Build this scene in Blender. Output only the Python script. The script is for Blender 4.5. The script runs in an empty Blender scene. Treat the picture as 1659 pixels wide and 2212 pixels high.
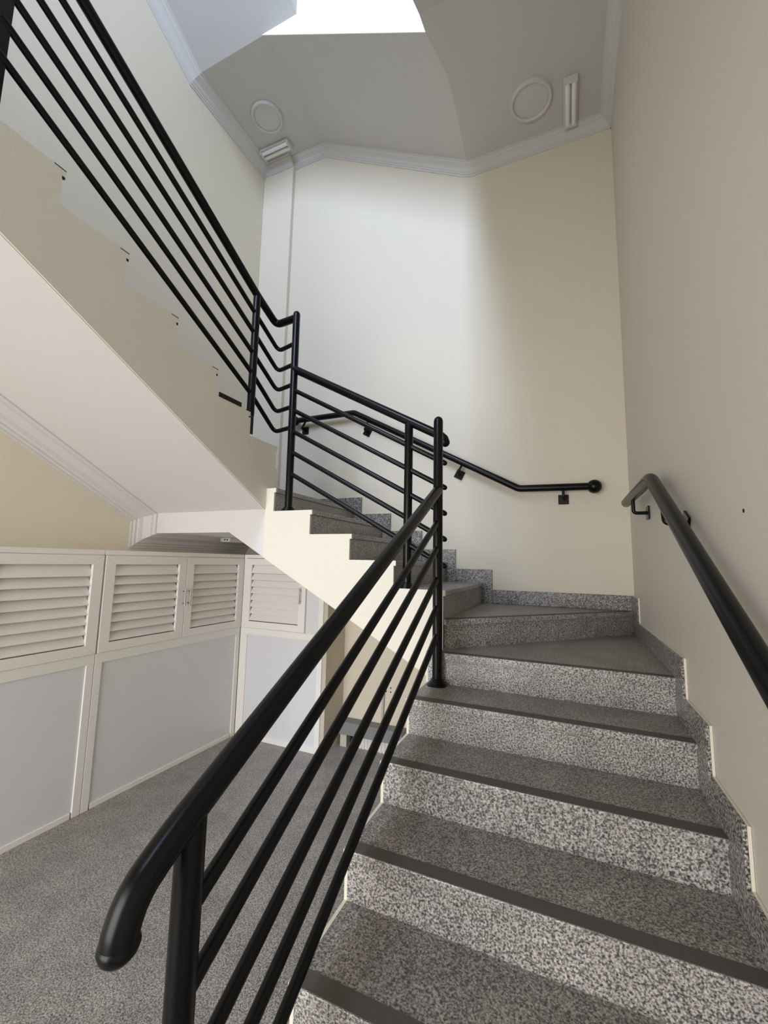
import bpy, bmesh, math, random
from mathutils import Vector, Matrix

random.seed(7)
S = bpy.context.scene
COL = S.collection

# ------------------------------------------------------------------ camera
CX, CY, CZ, YAW, PITCH, ROLL, FPX = -0.46147, -3.69211, 0.33203, 0.41167, 0.11833, 0.02033, 902.574
fw = Vector((-math.sin(YAW) * math.cos(PITCH), math.cos(YAW) * math.cos(PITCH), math.sin(PITCH)))
rt = Vector((math.cos(YAW), math.sin(YAW), 0))
up = rt.cross(fw)
rt2 = rt * math.cos(ROLL) + up * math.sin(ROLL)
up2 = up * math.cos(ROLL) - rt * math.sin(ROLL)
cam_d = bpy.data.cameras.new('camera')
cam_d.sensor_fit = 'HORIZONTAL'
cam_d.sensor_width = 36.0
cam_d.lens = FPX / 1659.0 * 36.0
cam_d.clip_start = 0.02
cam = bpy.data.objects.new('camera', cam_d)
COL.objects.link(cam)
cam.matrix_world = Matrix(((rt2.x, up2.x, -fw.x, CX), (rt2.y, up2.y, -fw.y, CY), (rt2.z, up2.z, -fw.z, CZ), (0, 0, 0, 1)))
S.camera = cam

# ------------------------------------------------------------------ world, lights, exposure
w = bpy.data.worlds.new('world')
S.world = w
w.use_nodes = True
bg = w.node_tree.nodes['Background']
bg.inputs[0].default_value = (0.80, 0.90, 1.0, 1)
bg.inputs[1].default_value = 0.1

def area_light(name, loc, sx, sy, power, colour, rot):
    d = bpy.data.lights.new(name, 'AREA')
    d.shape = 'RECTANGLE'; d.size = sx; d.size_y = sy
    d.energy = power; d.color = colour; d.spread = math.radians(140)
    o = bpy.data.objects.new(name, d)
    o.location = loc; o.rotation_euler = rot
    COL.objects.link(o)
    return o

YF = -6.2                         # inner face of the wall behind the camera, with its windows
# daylight entering the tall stair window of the storey above and the glazed entrance at floor level
area_light('daylight_upper_window', (-1.75, YF - 0.12, 5.85), 0.9, 3.3, 285, (0.60, 0.73, 1.0), (math.radians(74), 0, 0))
area_light('daylight_entrance', (-2.25, YF - 0.12, 0.05), 2.7, 2.7, 122, (1.0, 0.985, 0.985), (math.radians(76), 0, 0))

S.view_settings.view_transform = 'Standard'
S.view_settings.look = 'None'
S.view_settings.gamma = 1
S.view_settings.use_curve_mapping = False
S.view_settings.exposure = 0.0
S.cycles.use_denoising = True
S.cycles.max_bounces = 14
S.cycles.diffuse_bounces = 10

# ------------------------------------------------------------------ materials
def srgb(r, g, b):
    f = lambda c: (c / 255) / 12.92 if c / 255 <= 0.04045 else ((c / 255 + 0.055) / 1.055) ** 2.4
    return (f(r), f(g), f(b), 1)

def new_mat(name):
    m = bpy.data.materials.new(name); m.use_nodes = True
    nt = m.node_tree
    return m, nt, nt.nodes['Principled BSDF']

def plain(name, col, rough=0.6, var=0.04, scale=3.0, bump=0.0, bscale=200, metal=0.0, spec=0.5):
    m, nt, b = new_mat(name)
    tc = nt.nodes.new('ShaderNodeTexCoord')
    n = nt.nodes.new('ShaderNodeTexNoise'); n.inputs['Scale'].default_value = scale; n.inputs['Detail'].default_value = 4
    nt.links.new(tc.outputs['Object'], n.inputs['Vector'])
    mx = nt.nodes.new('ShaderNodeMixRGB'); mx.blend_type = 'MIX'
    mx.inputs[1].default_value = tuple(c * (1 - var) for c in col[:3]) + (1,)
    mx.inputs[2].default_value = tuple(min(1, c * (1 + var)) for c in col[:3]) + (1,)
    nt.links.new(n.outputs['Fac'], mx.inputs[0])
    nt.links.new(mx.outputs[0], b.inputs['Base Color'])
    b.inputs['Roughness'].default_value = rough
    b.inputs['Metallic'].default_value = metal
    b.inputs['Specular IOR Level'].default_value = spec
    if bump:
        n2 = nt.nodes.new('ShaderNodeTexNoise'); n2.inputs['Scale'].default_value = bscale; n2.inputs['Detail'].default_value = 3
        nt.links.new(tc.outputs['Object'], n2.inputs['Vector'])
        bp = nt.nodes.new('ShaderNodeBump'); bp.inputs['Strength'].default_value = bump; bp.inputs['Distance'].default_value = 0.002
        nt.links.new(n2.outputs['Fac'], bp.inputs['Height'])
        nt.links.new(bp.outputs['Normal'], b.inputs['Normal'])
    return m

def granite(name, stops, scale, rough, bump=0.0, big=0.25):
    m, nt, b = new_mat(name)
    tc = nt.nodes.new('ShaderNodeTexCoord')
    n = nt.nodes.new('ShaderNodeTexNoise'); n.inputs['Scale'].default_value = scale
    n.inputs['Detail'].default_value = 5; n.inputs['Roughness'].default_value = 0.62
    nt.links.new(tc.outputs['Object'], n.inputs['Vector'])
    r = nt.nodes.new('ShaderNodeValToRGB')
    e = r.color_ramp.elements
    while len(e) < len(stops): e.new(0.5)
    for el, (p, c) in zip(e, stops):
        el.position = p; el.color = c
    nt.links.new(n.outputs['Fac'], r.inputs[0])
    n3 = nt.nodes.new('ShaderNodeTexNoise'); n3.inputs['Scale'].default_value = 6; n3.inputs['Detail'].default_value = 3
    nt.links.new(tc.outputs['Object'], n3.inputs['Vector'])
    mp = nt.nodes.new('ShaderNodeMapRange')
    mp.inputs['From Min'].default_value = 0.3; mp.inputs['From Max'].default_value = 0.7
    mp.inputs['To Min'].default_value = 1 - big; mp.inputs['To Max'].default_value = 1
    nt.links.new(n3.outputs['Fac'], mp.inputs['Value'])
    mx = nt.nodes.new('ShaderNodeMixRGB'); mx.blend_type = 'MULTIPLY'; mx.inputs[0].default_value = 1
    nt.links.new(r.outputs[0], mx.inputs[1]); nt.links.new(mp.outputs[0], mx.inputs[2])
    nt.links.new(mx.outputs[0], b.inputs['Base Color'])
    b.inputs['Roughness'].default_value = rough
    if bump:
        bp = nt.nodes.new('ShaderNodeBump'); bp.inputs['Strength'].default_value = bump; bp.inputs['Distance'].default_value = 0.001
        nt.links.new(n.outputs['Fac'], bp.inputs['Height']); nt.links.new(bp.outputs['Normal'], b.inputs['Normal'])
    return m

M = {}
M['wall'] = plain('cream_wall_paint', srgb(221, 213, 194), 0.55, 0.02, 1.5, 0.15, 260)
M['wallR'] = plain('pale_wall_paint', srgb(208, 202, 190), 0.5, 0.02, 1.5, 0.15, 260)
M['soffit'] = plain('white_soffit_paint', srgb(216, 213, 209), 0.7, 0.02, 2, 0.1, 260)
M['upper'] = plain('shade_toned_soffit_paint', srgb(202, 200, 196), 0.7, 0.02, 2, 0.1, 260)  # same soffit paint, darkened to put the overhead shade into the colour
M['stringer'] = plain('cream_stringer_paint', srgb(228, 221, 203), 0.55, 0.02, 4, 0.15, 200)
M['cornice'] = plain('white_cornice_plaster', srgb(208, 206, 202), 0.6, 0.01, 3)
M['riser'] = granite('speckled_granite_polished', [(0.34, srgb(58, 56, 55)), (0.45, srgb(120, 117, 113)), (0.54, srgb(186, 182, 176)), (0.68, srgb(226, 222, 216))], 150, 0.28)
M['tread'] = granite('speckled_granite_flamed', [(0.36, srgb(66, 63, 60)), (0.46, srgb(118, 115, 110)), (0.56, srgb(168, 163, 156)), (0.68, srgb(205, 200, 193))], 170, 0.5, 0.15)
M['floor'] = granite('speckled_granite_floor', [(0.36, srgb(76, 72, 69)), (0.46, srgb(132, 128, 123)), (0.56, srgb(176, 172, 167)), (0.68, srgb(212, 208, 203))], 170, 0.38, 0.05)
M['skirt'] = granite('speckled_granite_skirting', [(0.38, srgb(44, 42, 41)), (0.46, srgb(104, 101, 97)), (0.54, srgb(160, 156, 150)), (0.66, srgb(206, 202, 196))], 130, 0.35)
M['strip'] = plain('dark_grip_strip', srgb(86, 81, 76), 0.75, 0.12, 40, 0.3, 600)
M['black'] = plain('black_satin_metal', srgb(9, 9, 10), 0.3, 0.2, 12, 0.03, 120, spec=0.25)
M['dull_black'] = plain('flat_black', srgb(14, 13, 14), 0.7, 0.1, 30)  # flat black, also used for the shadow slivers painted at the nosings
M['white'] = plain('white_cabinet_plastic', srgb(236, 233, 227), 0.42, 0.01, 4)
M['panel'] = plain('pale_grey_panel', srgb(219, 220, 222), 0.3, 0.02, 2)
M['gap'] = plain('dark_joint', srgb(60, 56, 52), 0.8, 0.05, 10)
M['steel'] = plain('brushed_steel', srgb(170, 165, 158), 0.35, 0.05, 30, metal=0.9)
M['lamp'] = plain('white_lamp_plastic', srgb(206, 204, 200), 0.5, 0.01, 4)
M['tube'] = plain('unlit_tube_glass', srgb(240, 240, 238), 0.25, 0.01, 4)
M['concrete'] = plain('grey_slate_ledge', srgb(128, 130, 130), 0.6, 0.12, 14, 0.2, 120)
M['pipe'] = plain('grey_conduit', srgb(188, 188, 186), 0.5, 0.03, 6)
M['ribbed'] = plain('white_ribbed_sheet', srgb(226, 222, 214), 0.5, 0.03, 8)
M['niche_paint'] = plain('mottled_niche_paint', srgb(196, 188, 172), 0.7, 0.12, 5, 0.2, 150)  # darker, unevenly toned version of the wall paint

# ------------------------------------------------------------------ helpers
def mesh_obj(name, verts, faces, mat, parent=None, smooth=False):
    me = bpy.data.meshes.new(name)
    me.from_pydata([tuple(v) for v in verts], [], faces)
    bm = bmesh.new(); bm.from_mesh(me)
    bmesh.ops.recalc_face_normals(bm, faces=bm.faces)
    bm.to_mesh(me); bm.free()
    me.materials.append(M[mat])
    if smooth:
        for p in me.polygons: p.use_smooth = True
        try: me.set_sharp_from_angle(angle=math.radians(40))
        except Exception: pass
    o = bpy.data.objects.new(name, me)
    COL.objects.link(o)
    if parent is not None: attach(o, parent)
    return o

def attach(o, parent):
    o.parent = parent
    # every mesh is built in world coordinates; only Empties carry an offset
    o.matrix_parent_inverse = Matrix.Translation(-parent.location) if parent.type == 'EMPTY' else Matrix.Identity(4)

def thing(name, label, cat, loc, group=None):
    o = bpy.data.objects.new(name, None)
    o.empty_display_size = 0.1
    COL.objects.link(o); o.location = loc
    o['label'] = label; o['category'] = cat
    if group: o['group'] = group
    return o

def tag(o, label, cat, group=None):
    o['label'] = label; o['category'] = cat
    if group: o['group'] = group
    return o

def structure(o, label=None):
    o['kind'] = 'structure'
    if label: o['label'] = label
    return o

def box_data(x0, x1, y0, y1, z0, z1):
    v = [(x, y, z) for x in (x0, x1) for y in (y0, y1) for z in (z0, z1)]
    f = [(0, 1, 3, 2), (4, 6, 7, 5), (0, 4, 5, 1), (2, 3, 7, 6), (0, 2, 6, 4), (1, 5, 7, 3)]
    return v, f

def box(name, x0, x1, y0, y1, z0, z1, mat, parent=None, bevel=0.0):
    v, f = box_data(x0, x1, y0, y1, z0, z1)
    o = mesh_obj(name, v, f, mat, parent)
    if bevel:
        bm = bmesh.new(); bm.from_mesh(o.data)
        bmesh.ops.bevel(bm, geom=list(bm.edges), offset=bevel, segments=2, affect='EDGES', profile=0.5)
        bm.to_mesh(o.data); bm.free()
    return o

def join_data(parts):
    V, F = [], []
    for v, f in parts:
        n = len(V); V += list(v); F += [tuple(i + n for i in q) for q in f]
    return V, F

def prism_data(poly, axis, a, b):
    """poly: 2D points in the two remaining axes (in x,y,z order); extruded along axis from a to b"""
    def P(c, q):
        if axis == 'X': return (c, q[0], q[1])
        if axis == 'Y': return (q[0], c, q[1])
        return (q[0], q[1], c)
    n = len(poly)
    v = [P(a, q) for q in poly] + [P(b, q) for q in poly]
    f = [tuple(range(n)), tuple(range(2 * n - 1, n - 1, -1))]
    for i in range(n):
        j = (i + 1) % n
        f.append((i, j, n + j, n + i))
    return v, f

def prism(name, poly, axis, a, b, mat, parent=None, bevel_edges=None):
    v, f = prism_data(poly, axis, a, b)
    return mesh_obj(name, v, f, mat, parent)

def fillet(path, rad, n=6):
    """round the inner corners of a 3D polyline"""
    P = [Vector(p) for p in path]
    out = [P[0]]
    for i in range(1, len(P) - 1):
        a, b, c = P[i - 1], P[i], P[i + 1]
        u = (a - b).normalized(); v = (c - b).normalized()
        d = min(rad, (a - b).length * 0.45, (c - b).length * 0.45)
        p0, p2 = b + u * d, b + v * d
        for k in range(n + 1):
            t = k / n
            out.append((1 - t) ** 2 * p0 + 2 * t * (1 - t) * b + t * t * p2)
    out.append(P[-1])
    return out

def tube_data(path, rad, seg=16, caps=(True, True), dome=(False, False), radii=None):
    P = [Vector(p) for p in path]
    R = list(radii) if radii else [rad] * len(P)
    if dome[0]:
        d = (P[0] - P[1]).normalized(); p0 = P[0]; r0 = R[0]
        add = [(p0 + d * r0 * math.sin(a), r0 * math.cos(a)) for a in (math.radians(82), math.radians(60), math.radians(30))]
        P = [q[0] for q in add] + P; R = [q[1] for q in add] + R
    if dome[1]:
        d = (P[-1] - P[-2]).normalized(); p0 = P[-1]; r0 = R[-1]
        add = [(p0 + d * r0 * math.sin(a), r0 * math.cos(a)) for a in (math.radians(30), math.radians(60), math.radians(82))]
        P = P + [q[0] for q in add]; R = R + [q[1] for q in add]
    n = len(P)
    T = []
    for i in range(n):
        if i == 0: t = P[1] - P[0]
        elif i == n - 1: t = P[-1] - P[-2]
        else: t = (P[i + 1] - P[i]).normalized() + (P[i] - P[i - 1]).normalized()
        T.append(t.normalized())
    ref = Vector((0, 0, 1)) if abs(T[0].z) < 0.9 else Vector((1, 0, 0))
    nrm = (ref - T[0] * ref.dot(T[0])).normalized()
    V, F = [], []
    for i in range(n):
        nrm = (nrm - T[i] * nrm.dot(T[i])).normalized()
        bi = T[i].cross(nrm)
        st = 1.0
        for k in range(seg):
            a = 2 * math.pi * k / seg
            V.append(P[i] + (nrm * math.cos(a) + bi * math.sin(a)) * R[i] * st)
    for i in range(n - 1):
        for k in range(seg):
            k2 = (k + 1) % seg
            F.append((i * seg + k, i * seg + k2, (i + 1) * seg + k2, (i + 1) * seg + k))
    if caps[0]: F.append(tuple(range(seg - 1, -1, -1)))
    if caps[1]: F.append(tuple((n - 1) * seg + k for k in range(seg)))
    return V, F

def tube(name, path, rad, mat='black', parent=None, seg=16, dome=(False, False), radii=None):
    v, f = tube_data(path, rad, seg, dome=dome, radii=radii)
    return mesh_obj(name, v, f, mat, parent, smooth=True)

def lathe_data(prof, centre, axis='Z', seg=28):
    """prof: list of (radius, height) along axis"""
    V, F = [], []
    c = Vector(centre)
    for r, h in prof:
        for k in range(seg):
            a = 2 * math.pi * k / seg
            if axis == 'Z': V.append(c + Vector((r * math.cos(a), r * math.sin(a), h)))
            elif axis == 'X': V.append(c + Vector((h, r * math.cos(a), r * math.sin(a))))
            else: V.append(c + Vector((r * math.cos(a), h, r * math.sin(a))))
    n = len(prof)
    for i in range(n - 1):
        for k in range(seg):
            k2 = (k + 1) % seg
            F.append((i * seg + k, i * seg + k2, (i + 1) * seg + k2, (i + 1) * seg + k))
    F.append(tuple(range(seg - 1, -1, -1))); F.append(tuple((n - 1) * seg + k for k in range(seg)))
    return V, F

def lathe(name, prof, centre, mat, parent=None, axis='Z', seg=28):
    v, f = lathe_data(prof, centre, axis, seg)
    return mesh_obj(name, v, f, mat, parent, smooth=True)

def sphere_data(c, r, seg=20, rings=12):
    prof = [(r * math.sin(math.pi * i / rings), -r * math.cos(math.pi * i / rings)) for i in range(rings + 1)]
    prof[0] = (r * 0.02, prof[0][1]); prof[-1] = (r * 0.02, prof[-1][1])
    return lathe_data(prof, c, 'Z', seg)

# ------------------------------------------------------------------ dimensions (metres; back-right corner of the stairwell at 0,0)
r = 0.17
XL = -3.754                      # left wall
ZF = -1.36                       # ground floor
XI = -1.2024                     # inner end of the first flight's treads
YI = -1.251                      # inner face of the second flight
X3 = -2.471                      # inner face of the third flight
TOP = 8.6
yA, g1, ov = -1.648, 0.3088, 0.014
yW1 = -1.335
xF1, g2 = -1.1228, 0.316
g3, yS1 = 0.3145, -1.156
ZL, YU, XU2 = 5.11, -1.15, -2.89  # landing soffit overhead, inner face of the flight overhead, start of its slope
ZR = 4.2                         # flat soffit overhead on the right
ZUP = 3.23                       # floor of the storey above

# ------------------------------------------------------------------ room shell
floor = structure(box('floor', XL - 0.15, 0.15, YF - 0.3, 0.15, ZF - 0.2, ZF, 'floor'))
wall_back = structure(box('wall_back', XL - 0.15, 0.15, 0.0, 0.15, ZF, TOP, 'wall'))
wall_right = structure(box('wall_right', 0.0, 0.15, YF, 0.0, ZF, TOP, 'wallR'))
wall_left = structure(box('wall_left', XL - 0.15, XL, YF, 0.0, ZF, TOP, 'wall'))
structure(box('ceiling', XL - 0.15, 0.15, YF - 0.3, 0.15, TOP, TOP + 0.2, 'soffit'))
# wall behind the camera, with the entrance opening and the tall stair window above it
def wall_with_openings(name, y0, y1, x0, x1, z0, z1, holes, mat):
    xs = sorted({x0, x1} | {h[0] for h in holes} | {h[1] for h in holes})
    zs = sorted({z0, z1} | {h[2] for h in holes} | {h[3] for h in holes})
    parts = []
    for i in range(len(xs) - 1):
        for j in range(len(zs) - 1):
            cx, cz = (xs[i] + xs[i + 1]) / 2, (zs[j] + zs[j + 1]) / 2
            if any(h[0] < cx < h[1] and h[2] < cz < h[3] for h in holes): continue
            parts.append(box_data(xs[i], xs[i + 1], y0, y1, zs[j], zs[j + 1]))
    v, f = join_data(parts)
    return mesh_obj(name, v, f, mat)
WU = (-2.2, -1.3, 4.2, 7.5)
WE = (-3.6, -0.9, ZF, 1.40)
structure(wall_with_openings('wall_front', YF - 0.1, YF, XL, 0.0, ZF, TOP, [WU, WE], 'wall'))
for k, (hx0, hx1, hz0, hz1) in enumerate((WE, WU)):
    fr = structure(mesh_obj('window_%d' % (k + 1), *join_data(
        [box_data(hx0 + i * (hx1 - hx0 - 0.05) / 3, hx0 + 0.05 + i * (hx1 - hx0 - 0.05) / 3, YF - 0.07, YF - 0.03, hz0, hz1) for i in range(4)] +
        [box_data(hx0, hx1, YF - 0.065, YF - 0.035, z, z + 0.05) for z in (hz0, hz1 - 0.05)]), 'white'))
# upper storey floor slab over and behind the camera
structure(box('ceiling_landing', XL, 0.0, YF, -4.95, ZUP - 0.25, ZUP, 'soffit'))
structure(box('ceiling_gallery', -1.31, 0.0, -4.95, -3.222, ZUP - 0.25, ZUP, 'soffit'))
# shallow pier in the back left corner
structure(box('trim_1', XL, -3.33, -0.05, 0.0, 0.6, ZL, 'wall', bevel=0.004))
# boxed wall closing the cupboard corner under the landing
structure(prism('wall_niche', [(-2.60, ZF), (-2.462, ZF), (-2.462, 0.338), (-2.60, 0.412)], 'Y', -0.335, -0.001, 'niche_paint'))

# ------------------------------------------------------------------ cornices
def sweep_cornice(name, path, wall_axis, wall_c, out, prof, room_sign):
    """path: (s, z) points in the wall plane; prof: (d out of the wall, h into the room side of the path)"""
    pts = [Vector((a, b)) for a, b in path]
    n = len(pts)
    nr = []
    for i in range(n - 1):
        t = (pts[i + 1] - pts[i]).normalized()
        nr.append(Vector((-t.y, t.x)) * room_sign)
    V, F = [], []
    for i in range(n):
        if i == 0: m = nr[0]
        elif i == n - 1: m = nr[-1]
        else:
            m = (nr[i - 1] + nr[i]).normalized()
            m = m / max(0.3, m.dot(nr[i]))
        for d, h in prof:
            q = pts[i] + m * h
            c = wall_c + out * d
            V.append((q.x, c, q.y) if wall_axis == 'Y' else (c, q.x, q.y))
    k = len(prof)
    for i in range(n - 1):
        for j in range(k):
            j2 = (j + 1) % k
            F.append((i * k + j, i * k + j2, (i + 1) * k + j2, (i + 1) * k + j))
    F.append(tuple(range(k))); F.append(tuple((n - 1) * k + j for j in range(k)))
    return mesh_obj(name, V, F, 'cornice')

PROF = [(0, 0), (0.115, 0), (0.115, 0.012), (0.095, 0.016), (0.088, 0.03), (0.070, 0.038), (0.045, 0.056), (0.034, 0.082), (0.024, 0.088), (0.022, 0.104), (0.012, 0.108), (0.010, 0.125), (0, 0.125)]
# along the left wall: landing overhead, then rising with the flight overhead
structure(sweep_cornice('trim_2', [(0.0, ZL), (YU, ZL), (-4.95, ZL + 0.54 * (4.95 + YU))], 'X', XL, 1, PROF, 1))
structure(sweep_cornice('trim_3', [(XL, ZL), (XU2, ZL), (-1.25, 4.216), (-1.2, ZR), (0, ZR)], 'Y', 0.0, -1, [(d * 0.8, h * 0.8) for d, h in PROF], -1))
structure(sweep_cornice('trim_4', [(0.0, ZR), (-1.30, ZR), (-3.1, ZR - 0.565 * 1.8)], 'X', 0.0, -1, [(d * 0.8, h * 0.8) for d, h in PROF], 1))
structure(sweep_cornice('trim_6', [(XL, ZL), (-3.33, ZL)], 'Y', -0.05, -1, [(d * 0.8, h * 0.8) for d, h in PROF], -1))
# under the third flight and round the landing beam below it
PROF2 = [(d * 1.35, h * 1.0) for d, h in PROF]
structure(sweep_cornice('trim_5', [(-4.95, 0.697 + 0.535 * (4.95 + YI)), (YI, 0.697), (YI, 0.53), (0.0, 0.53)], 'X', XL, 1, PROF2, -1))

# ------------------------------------------------------------------ lower staircase
stair = thing('staircase', 'winding staircase of grey speckled granite treads with cream plastered sides', 'staircase', (-0.6, -3.0, ZF))
TH = 0.032
RT = 0.018

def tread_rect(x0, x1, y0, y1, z, strip=None):
    o = box('tread', x0, x1, y0, y1, z - TH, z, 'tread', stair, bevel=0.003)
    o.data.materials.append(M['riser'])
    for p in o.data.polygons:
        if abs(p.normal.z) < 0.5: p.material_index = 1
    if strip:
        sx0, sx1, sy0, sy1 = strip
        box('grip_strip', sx0, sx1, sy0, sy1, z - 0.001, z + 0.0015, 'strip', o)
    return o

def tread_poly(poly, z, strip=None):
    o = prism('tread', poly, 'Z', z - TH, z, 'tread', stair)
    o.data.materials.append(M['riser'])
    for p in o.data.polygons:
        if abs(p.normal.z) < 0.5: p.material_index = 1
    if strip:
        prism('grip_strip', strip, 'Z', z - 0.001, z + 0.0015, 'strip', o)
    return o

def riser_box(x0, x1, y0, y1, z0, z1):
    return box('riser', x0, x1, y0, y1, z0, z1, 'riser', stair)

XT = -0.002
# first flight: six straight treads
n1 = 6
ys = [yA - j * g1 for j in range(n1)]
zs = [-2 * r - j * r for j in range(n1)]
for j in range(n1):
    back = (ys[j - 1] if j else yW1) + ov + 0.012
    tread_rect(XI, XT, ys[j], back, zs[j], (XI + 0.004, -0.022, ys[j] + 0.003, ys[j] + 0.058))
    low = zs[j + 1] if j + 1 < n1 else ZF
    riser_box(XI, XT, ys[j] + ov, ys[j] + ov + RT, low, zs[j] - TH)
# winder treads in the right corner
c1 = (xF1, YI + 0.012)
tread_poly([(XI, yW1), (XT, yW1), (XT, -0.002), (-0.03, -0.002), (xF1 - 0.02, YI + 0.03), (XI, YI + 0.012)], -r,
           [(XI + 0.004, yW1 + 0.004), (-0.022, yW1 + 0.004), (-0.022, yW1 + 0.048), (XI + 0.004, yW1 + 0.048)])
riser_box(XI, XT, yW1 + ov, yW1 + ov + RT, -2 * r, -r - TH)
dg = (Vector((-0.002, -0.012)) - Vector(c1)).normalized(); pn = Vector((-dg.y, dg.x))
def off(p, d): return (p[0] + pn.x * d, p[1] + pn.y * d)
e1 = (-0.002, -0.012)
tread_poly([c1, e1, (-0.004, -0.002), (xF1 - ov - 0.02, -0.002), (xF1 - ov - 0.02, YI + 0.012)], 0.0,
           [off(c1, 0.004), off((e1[0] - 0.02, e1[1] - 0.022), 0.004), off((e1[0] - 0.07, e1[1] - 0.06), 0.034), off((c1[0] + 0.0, c1[1] + 0.04), 0.034)])
qf, qb = off(e1, ov), off(e1, ov + RT)
v, f = prism_data([off(c1, ov), (qf[0], min(qf[1], -0.0025)), (qb[0], min(qb[1], -0.0025)), off(c1, ov + RT)], 'Z', -r, -TH)
mesh_obj('riser', v, f, 'riser', stair)
# second flight F1..F4, then the winders of the left corner
for k in range(1, 5):
    x = xF1 - (k - 1) * g2
    tread_rect(x - g2 - ov - 0.012, x, YI + 0.012, -0.002, k * r)
    riser_box(x - ov - RT, x - ov, YI + 0.012, -0.002, (k - 1) * r, k * r - TH)
x5 = xF1 - 4 * g2
tread_poly([(x5, YI + 0.012), (x5, -0.002), (XL + 0.002, -0.002), (X3 - 0.01, -1.14), (X3 - 0.01, YI + 0.012)], 5 * r)
riser_box(x5 - ov - RT, x5 - ov, YI + 0.012, -0.002, 4 * r, 5 * r - TH)
tread_poly([(X3 - 0.012, -1.15), (XL + 0.002, -0.01), (XL + 0.002, yS1 - 0.03), (X3 - 0.012, yS1 - 0.03)], 6 * r)
v, f = prism_data([(X3 - 0.03, -1.147), (XL + 0.002, -0.03), (XL + 0.002, -0.05), (X3 - 0.03, -1.155)], 'Z', 5 * r, 6 * r - TH)
mesh_obj('riser', v, f, 'riser', stair)
# third flight
n3 = 12
for k in range(n3):
    y = yS1 - k * g3; z = (7 + k) * r
    tread_rect(XL + 0.002, X3 - 0.012, max(y - g3 - ov - 0.012, -4.949), y, z)
    riser_box(XL + 0.002, X3 - 0.012, y - ov - RT, y - ov, z - r, z - TH)

# plastered bodies (soffits) and stringer faces
s2 = r / g2
b1 = [(ys[-1] + ov + RT, ZF), (yW1 + ov + RT, ZF)]
prof1 = [(ys[-1] + ov + RT, ZF)]
for j in range(n1 - 1, -1, -1):
    prof1.append((ys[j] + ov + RT, zs[j] - TH))
    nxt = (ys[j - 1] if j else yW1) + ov + RT
    prof1.append((nxt, zs[j] - TH))
prof1 += [(yW1 + ov + RT, -r - TH), (YI, -r - TH), (YI, ZF)]
prism('plaster_body', prof1, 'X', XI, -0.002, 'stringer', stair)
box('plaster_body', xF1 - ov - RT, -0.002, YI, -0.002, ZF, -r - TH, 'stringer', stair)
def zs2(x): return 0.53 - 0.542 * (x + 2.809)
body2 = [(XL + 0.002, 0.53), (-2.809, 0.53), (xF1 - ov - RT, zs2(xF1 - ov - RT)), (xF1 - ov - RT, -TH - 0.004)]
body2 += [(x5 - ov - RT, 4 * r - TH - 0.006), (x5 - ov - RT, 5 * r - TH - 0.004), (XL + 0.002, 5 * r - TH - 0.004)]
prism('soffit', body2, 'Y', YI, -0.002, 'soffit', stair)
def zs3(y): return 0.697 + 0.535 * (YI - y)
yend = -4.949
body3 = [(YI, 0.697), (YI, 6 * r - TH - 0.06), (yend, (6 + n3 - 0.4) * r - TH - 0.06), (yend, zs3(yend))]
prism('soffit', body3, 'X', XL + 0.002, X3 - 0.006, 'soffit', stair)
box('plaster_body', XL + 0.002, X3 - 0.012, YI + 0.004, yS1 + 0.004, 0.80, 6 * r - TH - 0.003, 'soffit', stair)

# stringer plates with the painted tread ends
PT = 0.012
st1 = [(ys[-1] + ov, ZF)]
for j in range(n1 - 1, -1, -1):
    st1 += [(ys[j] + ov, zs[j] - TH), (ys[j], zs[j] - TH), (ys[j], zs[j])]
    nxt = (ys[j - 1] if j else yW1) + ov
    st1 += [(nxt, zs[j])]
st1 += [(yW1 + ov, -r - TH), (yW1, -r - TH), (yW1, -r), (YI, -r), (YI, ZF)]
prism('stringer', st1, 'X', XI - PT, XI, 'stringer', stair)
st2 = [(xF1 - ov, -r - 0.05), (xF1 - ov, r - TH)]
for k in range(1, 5):
    x = xF1 - (k - 1) * g2
    st2 += [(x, k * r - TH), (x, k * r), (x - g2 - ov, k * r), (x - g2 - ov, (k + 1) * r - TH)]
st2 += [(x5, 5 * r - TH), (x5, 5 * r), (X3 - 0.002, 5 * r), (X3 - 0.002, zs2(X3)), (xF1 - ov, zs2(xF1 - ov))]
stp2 = prism('stringer', st2, 'Y', YI - 0.004, YI + PT, 'stringer', stair)
st3 = [(YI, 0.697), (YI, 5 * r + 0.002), (-1.15 - ov + 0.02, 5 * r + 0.002), (-1.15 - ov + 0.02, 6 * r - TH), (-1.148, 6 * r - TH), (-1.148, 6 * r), (yS1 - ov, 6 * r), (yS1 - ov, 7 * r - TH)]
for k in range(n3):
    y = yS1 - k * g3; z = (7 + k) * r
    st3 += [(y, z - TH), (y, z)]
    if k + 1 < n3: st3 += [(y - g3 - ov, z), (y - g3 - ov, z + r - TH)]
st3 += [(-4.949, (7 + n3 - 1) * r), (-4.949, zs3(-4.949))]
stp3 = prism('stringer', st3, 'X', X3 - PT, X3 + 0.001, 'stringer', stair)
# black marks along the edges of the third flight
box('edge_mark_and_shade', X3 - 0.004, X3 + 0.0025, -1.765, -1.565, 1.362, 1.392, 'dull_black', stp3)
box('edge_mark_and_shade', X3 - 0.004, X3 + 0.0025, -1.462, -1.440, 1.205, 1.330, 'dull_black', stp3)
for k in range(1, 6):  # thin black slivers put in as the shadows at the nosings
    y = yS1 - k * g3; z = (7 + k) * r
    box('edge_mark_and_shade', X3 - 0.002, X3 + 0.0018, y - 0.05, y - 0.002, z - 0.002, z + 0.002, 'dull_black', stp3)
    box('edge_mark_and_shade', X3 - 0.002, X3 + 0.0018, y - 0.016, y - 0.004, z - TH - 0.012, z - TH, 'dull_black', stp3)

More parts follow.
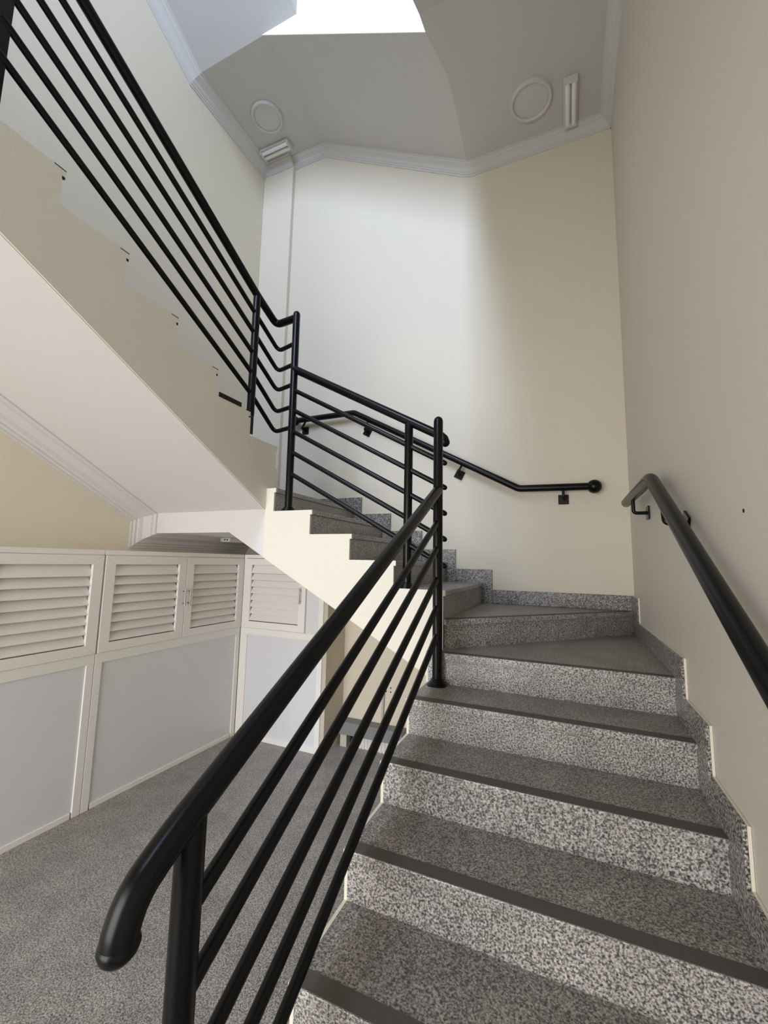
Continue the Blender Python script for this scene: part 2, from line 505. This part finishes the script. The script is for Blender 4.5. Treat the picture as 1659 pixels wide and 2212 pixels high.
# ------------------------------------------------------------------ granite skirting
HS = 0.1134
bb = bpy.data.objects.new('baseboard_back', None); COL.objects.link(bb); bb.location = (-1.0, -0.01, 0); structure(bb)
xs0 = -1.048
box('skirting_stone', xs0 + 0.0005, -0.021, -0.02, -0.001, 0.001, HS, 'skirt', bb, bevel=0.0015)
for k in range(1, 6):
    xa = xs0 - k * g2 if k < 5 else -3.32
    box('skirting_stone', xa + 0.0005, xs0 - (k - 1) * g2 - 0.0005, -0.02, -0.001, (k - 1) * r + 0.001, k * r + HS, 'skirt', bb, bevel=0.0015)
br = bpy.data.objects.new('baseboard_right', None); COL.objects.link(br); br.location = (-0.01, -1.0, 0); structure(br)
fronts = [-0.25, -1.46] + [-1.778 - j * g1 for j in range(6)]
tops = [HS, -r + HS] + [z + HS for z in zs]
prev = -0.001
for i, (fy, tz) in enumerate(zip(fronts, tops)):
    box('skirting_stone', -0.021, -0.010, fy + 0.0005, prev - 0.0005, max(tz - HS - r, ZF) + 0.001, tz, 'skirt', br, bevel=0.0015)
    box('mortar_bed', -0.0098, -0.001, fy - 0.001, prev - 0.0015, max(tz - HS - r, ZF) + 0.001, tz - 0.001, 'stringer', br)
    prev = fy

# ------------------------------------------------------------------ railings
RP, RH, RB = 0.0275, 0.029, 0.0165
def flange(parent, x, y, z):
    lathe('base_flange', [(0.056, 0.0), (0.056, 0.006), (0.050, 0.010), (0.050, 0.014), (0.043, 0.018), (0.043, 0.022), (0.036, 0.026), (0.036, 0.031), (0.029, 0.036)], (x, y, z), 'black', parent)

XR1 = -1.138
rail1 = thing('stair_railing', 'black tubular railing of the lowest flight, with a hooked handrail end', 'railing', (XR1, -3.04, -7 * r))
YP1 = -1.361
def z1(y, z0): return z0 + 0.54 * (y + 1.46)
tube('post', [(XR1, YP1, -2 * r), (XR1, YP1, 1.17)], RP, 'black', rail1, dome=(False, True), seg=24)
flange(rail1, XR1, YP1, -2 * r)
tube('post', [(XR1, -3.037, -7 * r), (XR1, -3.037, z1(-3.037, 0.70) - 0.01)], RP, 'black', rail1, seg=24)
flange(rail1, XR1, -3.037, -7 * r)
hp = [(XR1, YP1, z1(YP1, 0.70)), (XR1, -3.06, z1(-3.06, 0.70)), (XR1, -3.108, -0.194), (XR1, -3.141, -0.217), (XR1, -3.160, -0.243), (XR1, -3.169, -0.270), (XR1, -3.170, -0.282)]
hp = fillet(hp, 0.035, 4)
hr = tube('handrail', hp, RH, 'black', rail1, seg=28)
e = Vector((XR1, -3.170, -0.282))
v, f = tube_data([e + Vector((0, 0, 0.002)), e + Vector((0, 0, -0.001)), e + Vector((0, 0, -0.006)), e + Vector((0, 0.001, -0.015)), e + Vector((0, 0.002, -0.024)), e + Vector((0, 0.003, -0.030)), e + Vector((0, 0.003, -0.033))], 0.03, 28, radii=[0.029, 0.0312, 0.0320, 0.0295, 0.022, 0.012, 0.002])
mesh_obj('end_cap', v, f, 'black', hr, smooth=True)
for z0 in (0.515, 0.368, 0.196, 0.038, -0.117):
    tube('rail_bar', [(XR1, YP1, z1(YP1, z0)), (XR1, -3.037, z1(-3.037, z0))], RB, 'black', rail1, seg=16)

YR2 = -1.19
rail2 = thing('stair_railing', 'black tubular railing of the middle flight along the back wall', 'railing', (-1.387, YR2, r))
XP2 = -2.318
tube('post', [(XP2, YR2, 4 * r), (XP2 - 0.008, YR2, 2.22)], RP, 'black', rail2, dome=(False, True), seg=24)
flange(rail2, XP2, YR2, 4 * r)
def z2(x, z0): return z0 - 0.558 * (x + 1.222)
XM = -1.387
tube('post', [(XM, YR2, r), (XM, YR2, z2(XM, 1.161))], RP, 'black', rail2, seg=24)
flange(rail2, XM, YR2, r)
tube('handrail', [(XP2, YR2, z2(XP2, 1.161)), (-1.175, YR2, z2(-1.175, 1.161)), (-1.15, YR2, z2(-1.15, 1.161) - 0.01), (-1.142, YR2, z2(-1.142, 1.161) - 0.03)], RH, 'black', rail2, seg=24, dome=(False, True))
for z0 in (0.997, 0.841, 0.679, 0.519, 0.356):
    tube('rail_bar', [(XP2, YR2, z2(XP2, z0)), (-1.145, YR2, z2(-1.145, z0))], RB, 'black', rail2, dome=(False, True))

XR3 = -2.535
rail3 = thing('stair_railing', 'black tubular railing of the highest flight, bending level into the corner post', 'railing', (XR3, -1.403, 8 * r))
YP3 = -1.403
tube('post', [(XR3, YP3, 8 * r), (XR3, YP3, 2.30)], RP, 'black', rail3, seg=24)
bends = [2.195, 1.995, 1.826, 1.664, 1.488, 1.326]
posts = [2.30, 2.145, 1.990, 1.832, 1.680, 1.524]
for i, (zb, zp) in enumerate(zip(bends, posts)):
    sl = 0.535
    yb = YP3 + (zp - zb) / sl
    yb = min(max(yb, -1.20), -1.12) if i else -1.165
    far = -4.9 if i < 4 else -2.99
    path = [(XP2 - 0.0, YR2, zb - (0.006 if i else 0.0)), (XR3, yb, zb), (XR3, YP3, zp), (XR3, far, zp + sl * (YP3 - far))]
    path = fillet(path[:2] + [path[2], path[3]], 0.05, 5)
    tube('handrail' if i == 0 else 'rail_bar', path, RH if i == 0 else RB, 'black', rail3)
prism('post', [(-2.957, 2.041), (-2.957, 2.655), (-3.035, 2.60), (-3.035, 2.041)], 'X', XR3 - 0.006, XR3 + 0.006, 'black', rail3)
tube('post', [(XR3, -4.9, 3.2), (XR3, -4.9, 4.17)], RP, 'black', rail3, seg=20)

# wall mounted handrails
def bracket(parent, plate_c, rail_p, normal, roll):
    """square wall plate and bent rod up to the rail"""
    pc, rp, n = Vector(plate_c), Vector(rail_p), Vector(normal)
    side = n.cross(Vector((0, 0, 1))).normalized()
    upv = Vector((0, 0, 1))
    a = side * math.cos(roll) + upv * math.sin(roll); b = upv * math.cos(roll) - side * math.sin(roll)
    hw = 0.039
    V = [pc + a * i * hw + b * j * hw + n * d for d in (0.0005, 0.009) for i, j in ((-1, -1), (1, -1), (1, 1), (-1, 1))]
    F = [(0, 1, 2, 3), (7, 6, 5, 4), (0, 1, 5, 4), (1, 2, 6, 5), (2, 3, 7, 6), (3, 0, 4, 7)]
    br_ = mesh_obj('bracket', V, F, 'black', parent)
    elbow = pc + n * (rp - pc).dot(n)
    v, f = tube_data(fillet([pc + n * 0.006, elbow, rp], 0.02, 4), 0.0105, 12)
    mesh_obj('bracket_rod', v, f, 'black', br_, smooth=True)

YB = -0.08
wr = thing('wall_handrail', 'black wall handrail with ball ends on the cream back wall', 'handrail', (-1.6, -0.02, 0.9))
pth = [(-0.27, YB, 0.953), (-0.81, YB, 0.962), (-2.391, YB, 1.822), (-3.09, YB, 1.822)]
tube('handrail', fillet(pth, 0.02, 2), RH, 'black', wr, seg=24)
for c in ((-0.245, YB, 0.951), (-3.115, YB, 1.822)):
    v, f = sphere_data(c, 0.054)
    mesh_obj('ball_end', v, f, 'black', wr, smooth=True)
sl = 0.544
for px, pz, rx, rz, roll in ((-0.47, 0.866, -0.47, 0.956, 0), (-1.33, 1.13, -1.29, 1.222, -math.atan(sl)), (-2.27, 1.63, -2.235, 1.735, -math.atan(sl)), (-3.02, 1.725, -2.97, 1.822, 0.0)):
    bracket(wr, (px, -0.001, pz), (rx, YB, rz - 0.02), (0, -1, 0), -roll)

XB = -0.08
wr2 = thing('wall_handrail', 'black wall handrail sloping down along the plain right wall', 'handrail', (-0.02, -2.2, 0.3))
pth = [(XB, -0.47, 0.760), (XB, -1.375, 0.757), (XB, -3.45, 0.757 - 0.56 * 2.075)]
tube('handrail', fillet(pth, 0.05, 5), RH, 'black', wr2, seg=24, dome=(True, True))
bracket(wr2, (-0.001, -0.78, 0.655), (XB, -0.78, 0.735), (-1, 0, 0), 0)
bracket(wr2, (-0.001, -1.63, 0.515), (XB, -1.60, 0.61), (-1, 0, 0), math.atan(0.56))
bracket(wr2, (-0.001, -2.80, -0.14), (XB, -2.77, -0.045), (-1, 0, 0), math.atan(0.56))

# ------------------------------------------------------------------ louvred cupboards
def cupboard_door(parent, frame, u0, u1, z0, z1, handle_u=None, d0=0.0, slats=8):
    """frame maps (u, depth out of the face, z) to world; door with louvre slats"""
    fwid = 0.075; th = 0.022
    def bxd(ua, ub, da, db, za, zb):
        v, f = box_data(ua, ub, da, db, za, zb)
        return [frame(*q) for q in v], f
    iu0, iu1, iz0, iz1 = u0 + fwid, u1 - fwid, z0 + fwid * 0.85, z1 - fwid * 0.85
    def quadprism(poly):
        n = len(poly)
        v = [frame(a, d0, b) for a, b in poly] + [frame(a, d0 + th, b) for a, b in poly]
        f = [tuple(range(n)), tuple(range(2 * n - 1, n - 1, -1))] + [(i, (i + 1) % n, n + (i + 1) % n, n + i) for i in range(n)]
        return v, f
    e_ = 0.0005
    members = []
    for poly in ([(u0, z0), (iu0, iz0), (iu0, iz1), (u0, z1)], [(u1, z0), (u1, z1), (iu1, iz1), (iu1, iz0)],
                 [(u0 + e_, z1), (iu0 + e_, iz1), (iu1 - e_, iz1), (u1 - e_, z1)], [(u0 + e_, z0), (u1 - e_, z0), (iu1 - e_, iz0), (iu0 + e_, iz0)]):
        members.append(quadprism(poly))
    door = mesh_obj('door', *join_data(members), 'white', parent)
    bm = bmesh.new(); bm.from_mesh(door.data)
    bmesh.ops.bevel(bm, geom=list(bm.edges), offset=0.0025, segments=1, affect='EDGES')
    bm.to_mesh(door.data); bm.free()
    hs_ = (iz1 - iz0) / (slats + 0.35)
    zt = iz1
    for k in range(slats):
        h = hs_ * (1.35 if k == 0 else 1.0)
        zb = zt - h
        gap = 0.008
        # slat: lower edge proud, upper edge set back; an open slot stays under each slat
        sec = [(d0 - 0.022, zt - 0.002), (d0 - 0.017, zt + 0.004), (d0 + 0.0175, zb + gap + 0.004), (d0 + 0.0175, zb + gap), (d0 + 0.012, zb + gap)]
        n = len(sec)
        v = [frame(iu0 + 0.0006, a, b) for a, b in sec] + [frame(iu1 - 0.0006, a, b) for a, b in sec]
        f = [tuple(range(n)), tuple(range(2 * n - 1, n - 1, -1))] + [(i, (i + 1) % n, n + (i + 1) % n, n + i) for i in range(n)]
        mesh_obj('louvre_slat', v, f, 'white', door)
        zt = zb
    if handle_u is not None:
        zc = 0.0
        hb = [frame(handle_u, d0 + th + 0.028, zc - 0.075), frame(handle_u, d0 + th + 0.028, zc + 0.075)]
        parts = [tube_data(hb, 0.006, 10)]
        for zz in (zc - 0.05, zc + 0.05):
            parts.append(tube_data([frame(handle_u, d0 + th - 0.002, zz), frame(handle_u, d0 + th + 0.028, zz)], 0.005, 8))
        mesh_obj('handle', *join_data(parts), 'steel', door, smooth=True)
    return door

XC = -3.44 - 0.022
ZT, ZD0, ZD1 = 0.374, -0.335, 0.337
def frL(u, d, z): return (XC + d, u, z)
def cupboard_left(y0, y1, label, handles):
    c = thing('louvred_cupboard', label, 'cupboard', (-3.6, (y0 + y1) / 2, ZF), 'white louvred cupboards below the stairs')
    xa, xb, ya, yb = XL + 0.002, XC - 0.0205, y0 + 0.002, y1 - 0.002
    mesh_obj('carcass', *join_data([box_data(xa, xa + 0.015, ya, yb, ZF, ZT - 0.002), box_data(xa + 0.015, xb, ya, ya + 0.015, ZF, ZT - 0.002), box_data(xa + 0.015, xb, yb - 0.015, yb, ZF, ZT - 0.002),
        box_data(xa + 0.015, xb, ya + 0.015, yb - 0.015, ZT - 0.017, ZT - 0.002), box_data(xa + 0.015, xb, ya + 0.015, yb - 0.015, -0.40, -0.385), box_data(xa + 0.015, xb, ya + 0.015, yb - 0.015, ZF, ZF + 0.015)]), 'white', c)
    ym = (y0 + y1) / 2
    bxs = [(y0, y1, ZD1 + 0.002, ZT, 0.012, 'top_rail'), (y0, y1, -0.405, ZD0 - 0.002, 0.012, 'middle_rail'), (y0 + 0.06, y1 - 0.06, ZF, ZF + 0.035, 0.012, 'bottom_rail'),
           (y0, y0 + 0.05, ZF, -0.405, 0.012, 'stile'), (y1 - 0.05, y1, ZF, -0.405, 0.012, 'stile')]
    for a, b, za, zb, th, nm in bxs:
        box(nm, XC - 0.02, XC + th, a, b, za, zb, 'white', c, bevel=0.002)
    box('panel', XC - 0.02, XC + 0.002, y0 + 0.05, y1 - 0.05, ZF + 0.035, -0.405, 'panel', c)
    cupboard_door(c, frL, y0 + 0.004, ym - 0.002, ZD0, ZD1, handles[0])
    cupboard_door(c, frL, ym + 0.002, y1 - 0.004, ZD0, ZD1, handles[1])
    return c
YC0 = -1.752
cupboard_left(YC0, -0.352, 'white louvred double cupboard with paired bar handles, tucked under the landing', (-1.076, -1.022))
cupboard_left(-3.155, YC0 - 0.004, 'white louvred double cupboard under the open slope of the highest flight', (-2.478, -2.430))
YCR = -0.36 + 0.022
def frB(u, d, z): return (u, YCR - d, z)
c = thing('louvred_cupboard', 'single-door white louvred cupboard facing out below the middle flight', 'cupboard', (-2.97, -0.2, ZF), 'white louvred cupboards below the stairs')
XE = -2.502
xa, xb, ya, yb = XL + 0.32, XE - 0.102, YCR + 0.0205, -0.052
mesh_obj('carcass', *join_data([box_data(xa, xb, yb - 0.015, yb, ZF, ZT - 0.002), box_data(xa, xa + 0.015, ya, yb - 0.015, ZF, ZT - 0.002), box_data(xb - 0.015, xb, ya, yb - 0.015, ZF, ZT - 0.002),
    box_data(xa + 0.015, xb - 0.015, ya, yb - 0.015, ZT - 0.017, ZT - 0.002), box_data(xa + 0.015, xb - 0.015, ya, yb - 0.015, -0.40, -0.385), box_data(xa + 0.015, xb - 0.015, ya, yb - 0.015, ZF, ZF + 0.015)]), 'white', c)
x0c = -3.447
for xa, xb, za, zb, nm in ((x0c, XE - 0.06, ZD1 + 0.004, ZT, 'top_rail'), (x0c, XE, -0.40, ZD0 - 0.004, 'middle_rail'), (x0c + 0.05, XE - 0.05, ZF, ZF + 0.05, 'bottom_rail'),
                           (x0c, x0c + 0.085, ZF, -0.40, 'stile'), (x0c, -3.4165, ZD0 - 0.004, ZD1 + 0.004, 'stile'), (XE - 0.05, XE, ZF, -0.40, 'stile'), (XE - 0.05, XE, ZD0 - 0.004, ZD1 + 0.004, 'stile')):
    box(nm, xa, xb, YCR - 0.012, YCR + 0.02, za, zb, 'white', c, bevel=0.002)
box('panel', x0c + 0.05, XE - 0.05, YCR - 0.002, YCR + 0.019, ZF + 0.05, -0.40, 'panel', c)
box('panel', -2.70, XE - 0.05, YCR - 0.004, YCR + 0.018, ZD0 - 0.004, ZD1 + 0.004, 'panel', c)
cupboard_door(c, frB, -3.414, -2.692, ZD0, ZD1, -2.742, d0=0.006)

# ------------------------------------------------------------------ niche below the middle flight
ld = thing('stone_ledge', 'grey stone ledge on a ribbed white base below the middle flight', 'ledge', (-2.1, -0.07, ZF))
box('ledge_slab', -2.43, -1.81, -0.125, -0.002, -1.245, -1.135, 'concrete', ld, bevel=0.004)
parts = []
for i in range(11):
    xa = -2.285 + i * 0.034
    parts.append(prism_data([(xa, -0.06), (xa + 0.008, -0.072), (xa + 0.022, -0.072), (xa + 0.030, -0.06), (xa + 0.034, -0.06), (xa + 0.034, -0.045), (xa, -0.045)], 'Z', ZF, -1.245))
mesh_obj('ribbed_base', *join_data(parts), 'ribbed', ld)
box('support', -2.425, -2.36, -0.10, -0.03, ZF, -1.245, 'niche_paint', ld)
box('support', -2.33, -2.318, -0.09, -0.03, ZF, -1.245, 'dull_black', ld)
pp = tube('conduit_pipe', [(-2.045, -0.014, -1.134), (-2.035, -0.014, -0.85)], 0.011, 'pipe')
tag(pp, 'thin grey conduit pipe rising from the stone ledge', 'pipe')
for dx in (0, 0.045):
    for dz in (0, 0.035):
        lathe('screw_hole', [(0.007, 0.0), (0.007, -0.0012)], (-2.015 + dx, -0.0002, -0.85 + dz), 'dull_black', wall_back, axis='Y', seg=8)

# ------------------------------------------------------------------ flights overhead
us = thing('staircase', 'white plastered underside of the flights turning overhead', 'staircase', (-1.9, -0.6, ZR))
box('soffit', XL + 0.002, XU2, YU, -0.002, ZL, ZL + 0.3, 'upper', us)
def zu2(x): return ZL - 0.545 * (x - XU2)
pu = [(XU2, ZL), (-1.25, zu2(-1.25))]
pu2 = []
for k in range(5):
    xk = -1.27 - k * g2
    zt = zu2(xk) + 0.48 + r
    pu2 += [(xk, zt - r), (xk, zt)]
    last = (xk - g2, zt)
pu2 += [last, (XU2, last[1])]
pu2 = [q for q in pu2 if q[0] >= XU2]
pu2 += [(XU2, pu2[-1][1])]
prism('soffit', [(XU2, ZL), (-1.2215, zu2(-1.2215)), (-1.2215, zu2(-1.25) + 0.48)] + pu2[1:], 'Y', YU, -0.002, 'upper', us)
prism('stringer', [(XU2 + 0.002, ZL + 0.0005), (-1.2215, zu2(-1.2215) + 0.0005), (-1.2215, zu2(-1.25) + 0.48)] + pu2[1:], 'Y', YU - 0.006, YU - 0.0005, 'white', us)  # added brighter plate; its white puts the daylight glare into the colour
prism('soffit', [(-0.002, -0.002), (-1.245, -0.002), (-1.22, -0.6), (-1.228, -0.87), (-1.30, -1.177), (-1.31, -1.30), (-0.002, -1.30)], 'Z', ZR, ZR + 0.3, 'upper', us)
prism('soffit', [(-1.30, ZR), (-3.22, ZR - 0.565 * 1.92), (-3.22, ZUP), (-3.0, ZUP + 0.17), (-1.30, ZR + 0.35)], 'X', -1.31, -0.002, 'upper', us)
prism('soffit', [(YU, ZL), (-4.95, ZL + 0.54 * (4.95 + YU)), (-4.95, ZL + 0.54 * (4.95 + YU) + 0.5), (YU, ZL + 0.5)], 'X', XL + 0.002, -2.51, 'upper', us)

# ------------------------------------------------------------------ ceiling fittings
def ring_lamp(x, y, z, label):
    t = thing('ceiling_lamp', label, 'lamp', (x, y, z))
    prof = [(0.168, 0.0), (0.168, -0.020), (0.160, -0.030), (0.148, -0.030), (0.140, -0.022), (0.139, -0.010)]
    lathe('rim', prof, (x, y, z), 'lamp', t, seg=48)
    lathe('diffuser', [(0.138, 0.0), (0.138, -0.014), (0.10, -0.018), (0.004, -0.020)], (x, y, z), 'lamp', t, seg=48)
ring_lamp(-3.31, -0.56, ZL, 'round white unlit ceiling lamp beside the left wall cornice')
ring_lamp(-0.625, -0.42, ZR, 'round white unlit ceiling lamp beside the right wall')

def tube_lamp(x0, x1, y0, y1, z, along, label):
    t = thing('tube_light', label, 'lamp', ((x0 + x1) / 2, (y0 + y1) / 2, z))
    box('housing', x0, x1, y0, y1, z - 0.03, z - 0.0005, 'lamp', t, bevel=0.006)
    for s_ in (0.28, 0.72):
        if along == 'X':
            yy = y0 + (y1 - y0) * s_
            tube('tube', [(x0 + 0.02, yy, z - 0.042), (x1 - 0.02, yy, z - 0.042)], 0.018, 'tube', t, dome=(True, True))
        else:
            xx = x0 + (x1 - x0) * s_
            tube('tube', [(xx, y0 + 0.02, z - 0.042), (xx, y1 - 0.02, z - 0.042)], 0.018, 'tube', t, dome=(True, True))
    for e0 in (0, 1):
        if along == 'X':
            xa = x0 if e0 == 0 else x1 - 0.02
            box('end_holder', xa, xa + 0.02, y0 + 0.005, y1 - 0.005, z - 0.062, z - 0.03, 'lamp', t, bevel=0.003)
        else:
            ya = y0 if e0 == 0 else y1 - 0.02
            box('end_holder', x0 + 0.005, x1 - 0.005, ya, ya + 0.02, z - 0.062, z - 0.03, 'lamp', t, bevel=0.003)
tube_lamp(-3.63, -3.24, -0.30, -0.18, ZL, 'X', 'short twin-tube light in the corner over the landing')
tube_lamp(-0.375, -0.265, -0.49, -0.10, ZR, 'Y', 'short twin-tube light along the right wall cornice')
jb = thing('socket_box', 'small white socket box under the landing soffit', 'socket', (-3.45, -0.48, 0.53))
box('box_body', -3.52, -3.40, -0.62, -0.36, 0.49, 0.5295, 'lamp', jb, bevel=0.005)
for i in range(2):
    box('socket_slot', -3.47 + i * 0.03, -3.455 + i * 0.03, -0.6215, -0.6195, 0.504, 0.516, 'dull_black', jb)

lathe('screw_hole', [(0.006, 0.0), (0.006, -0.0012)], (-0.0002, -2.22, 0.495), 'dull_black', wall_right, axis='X', seg=8)
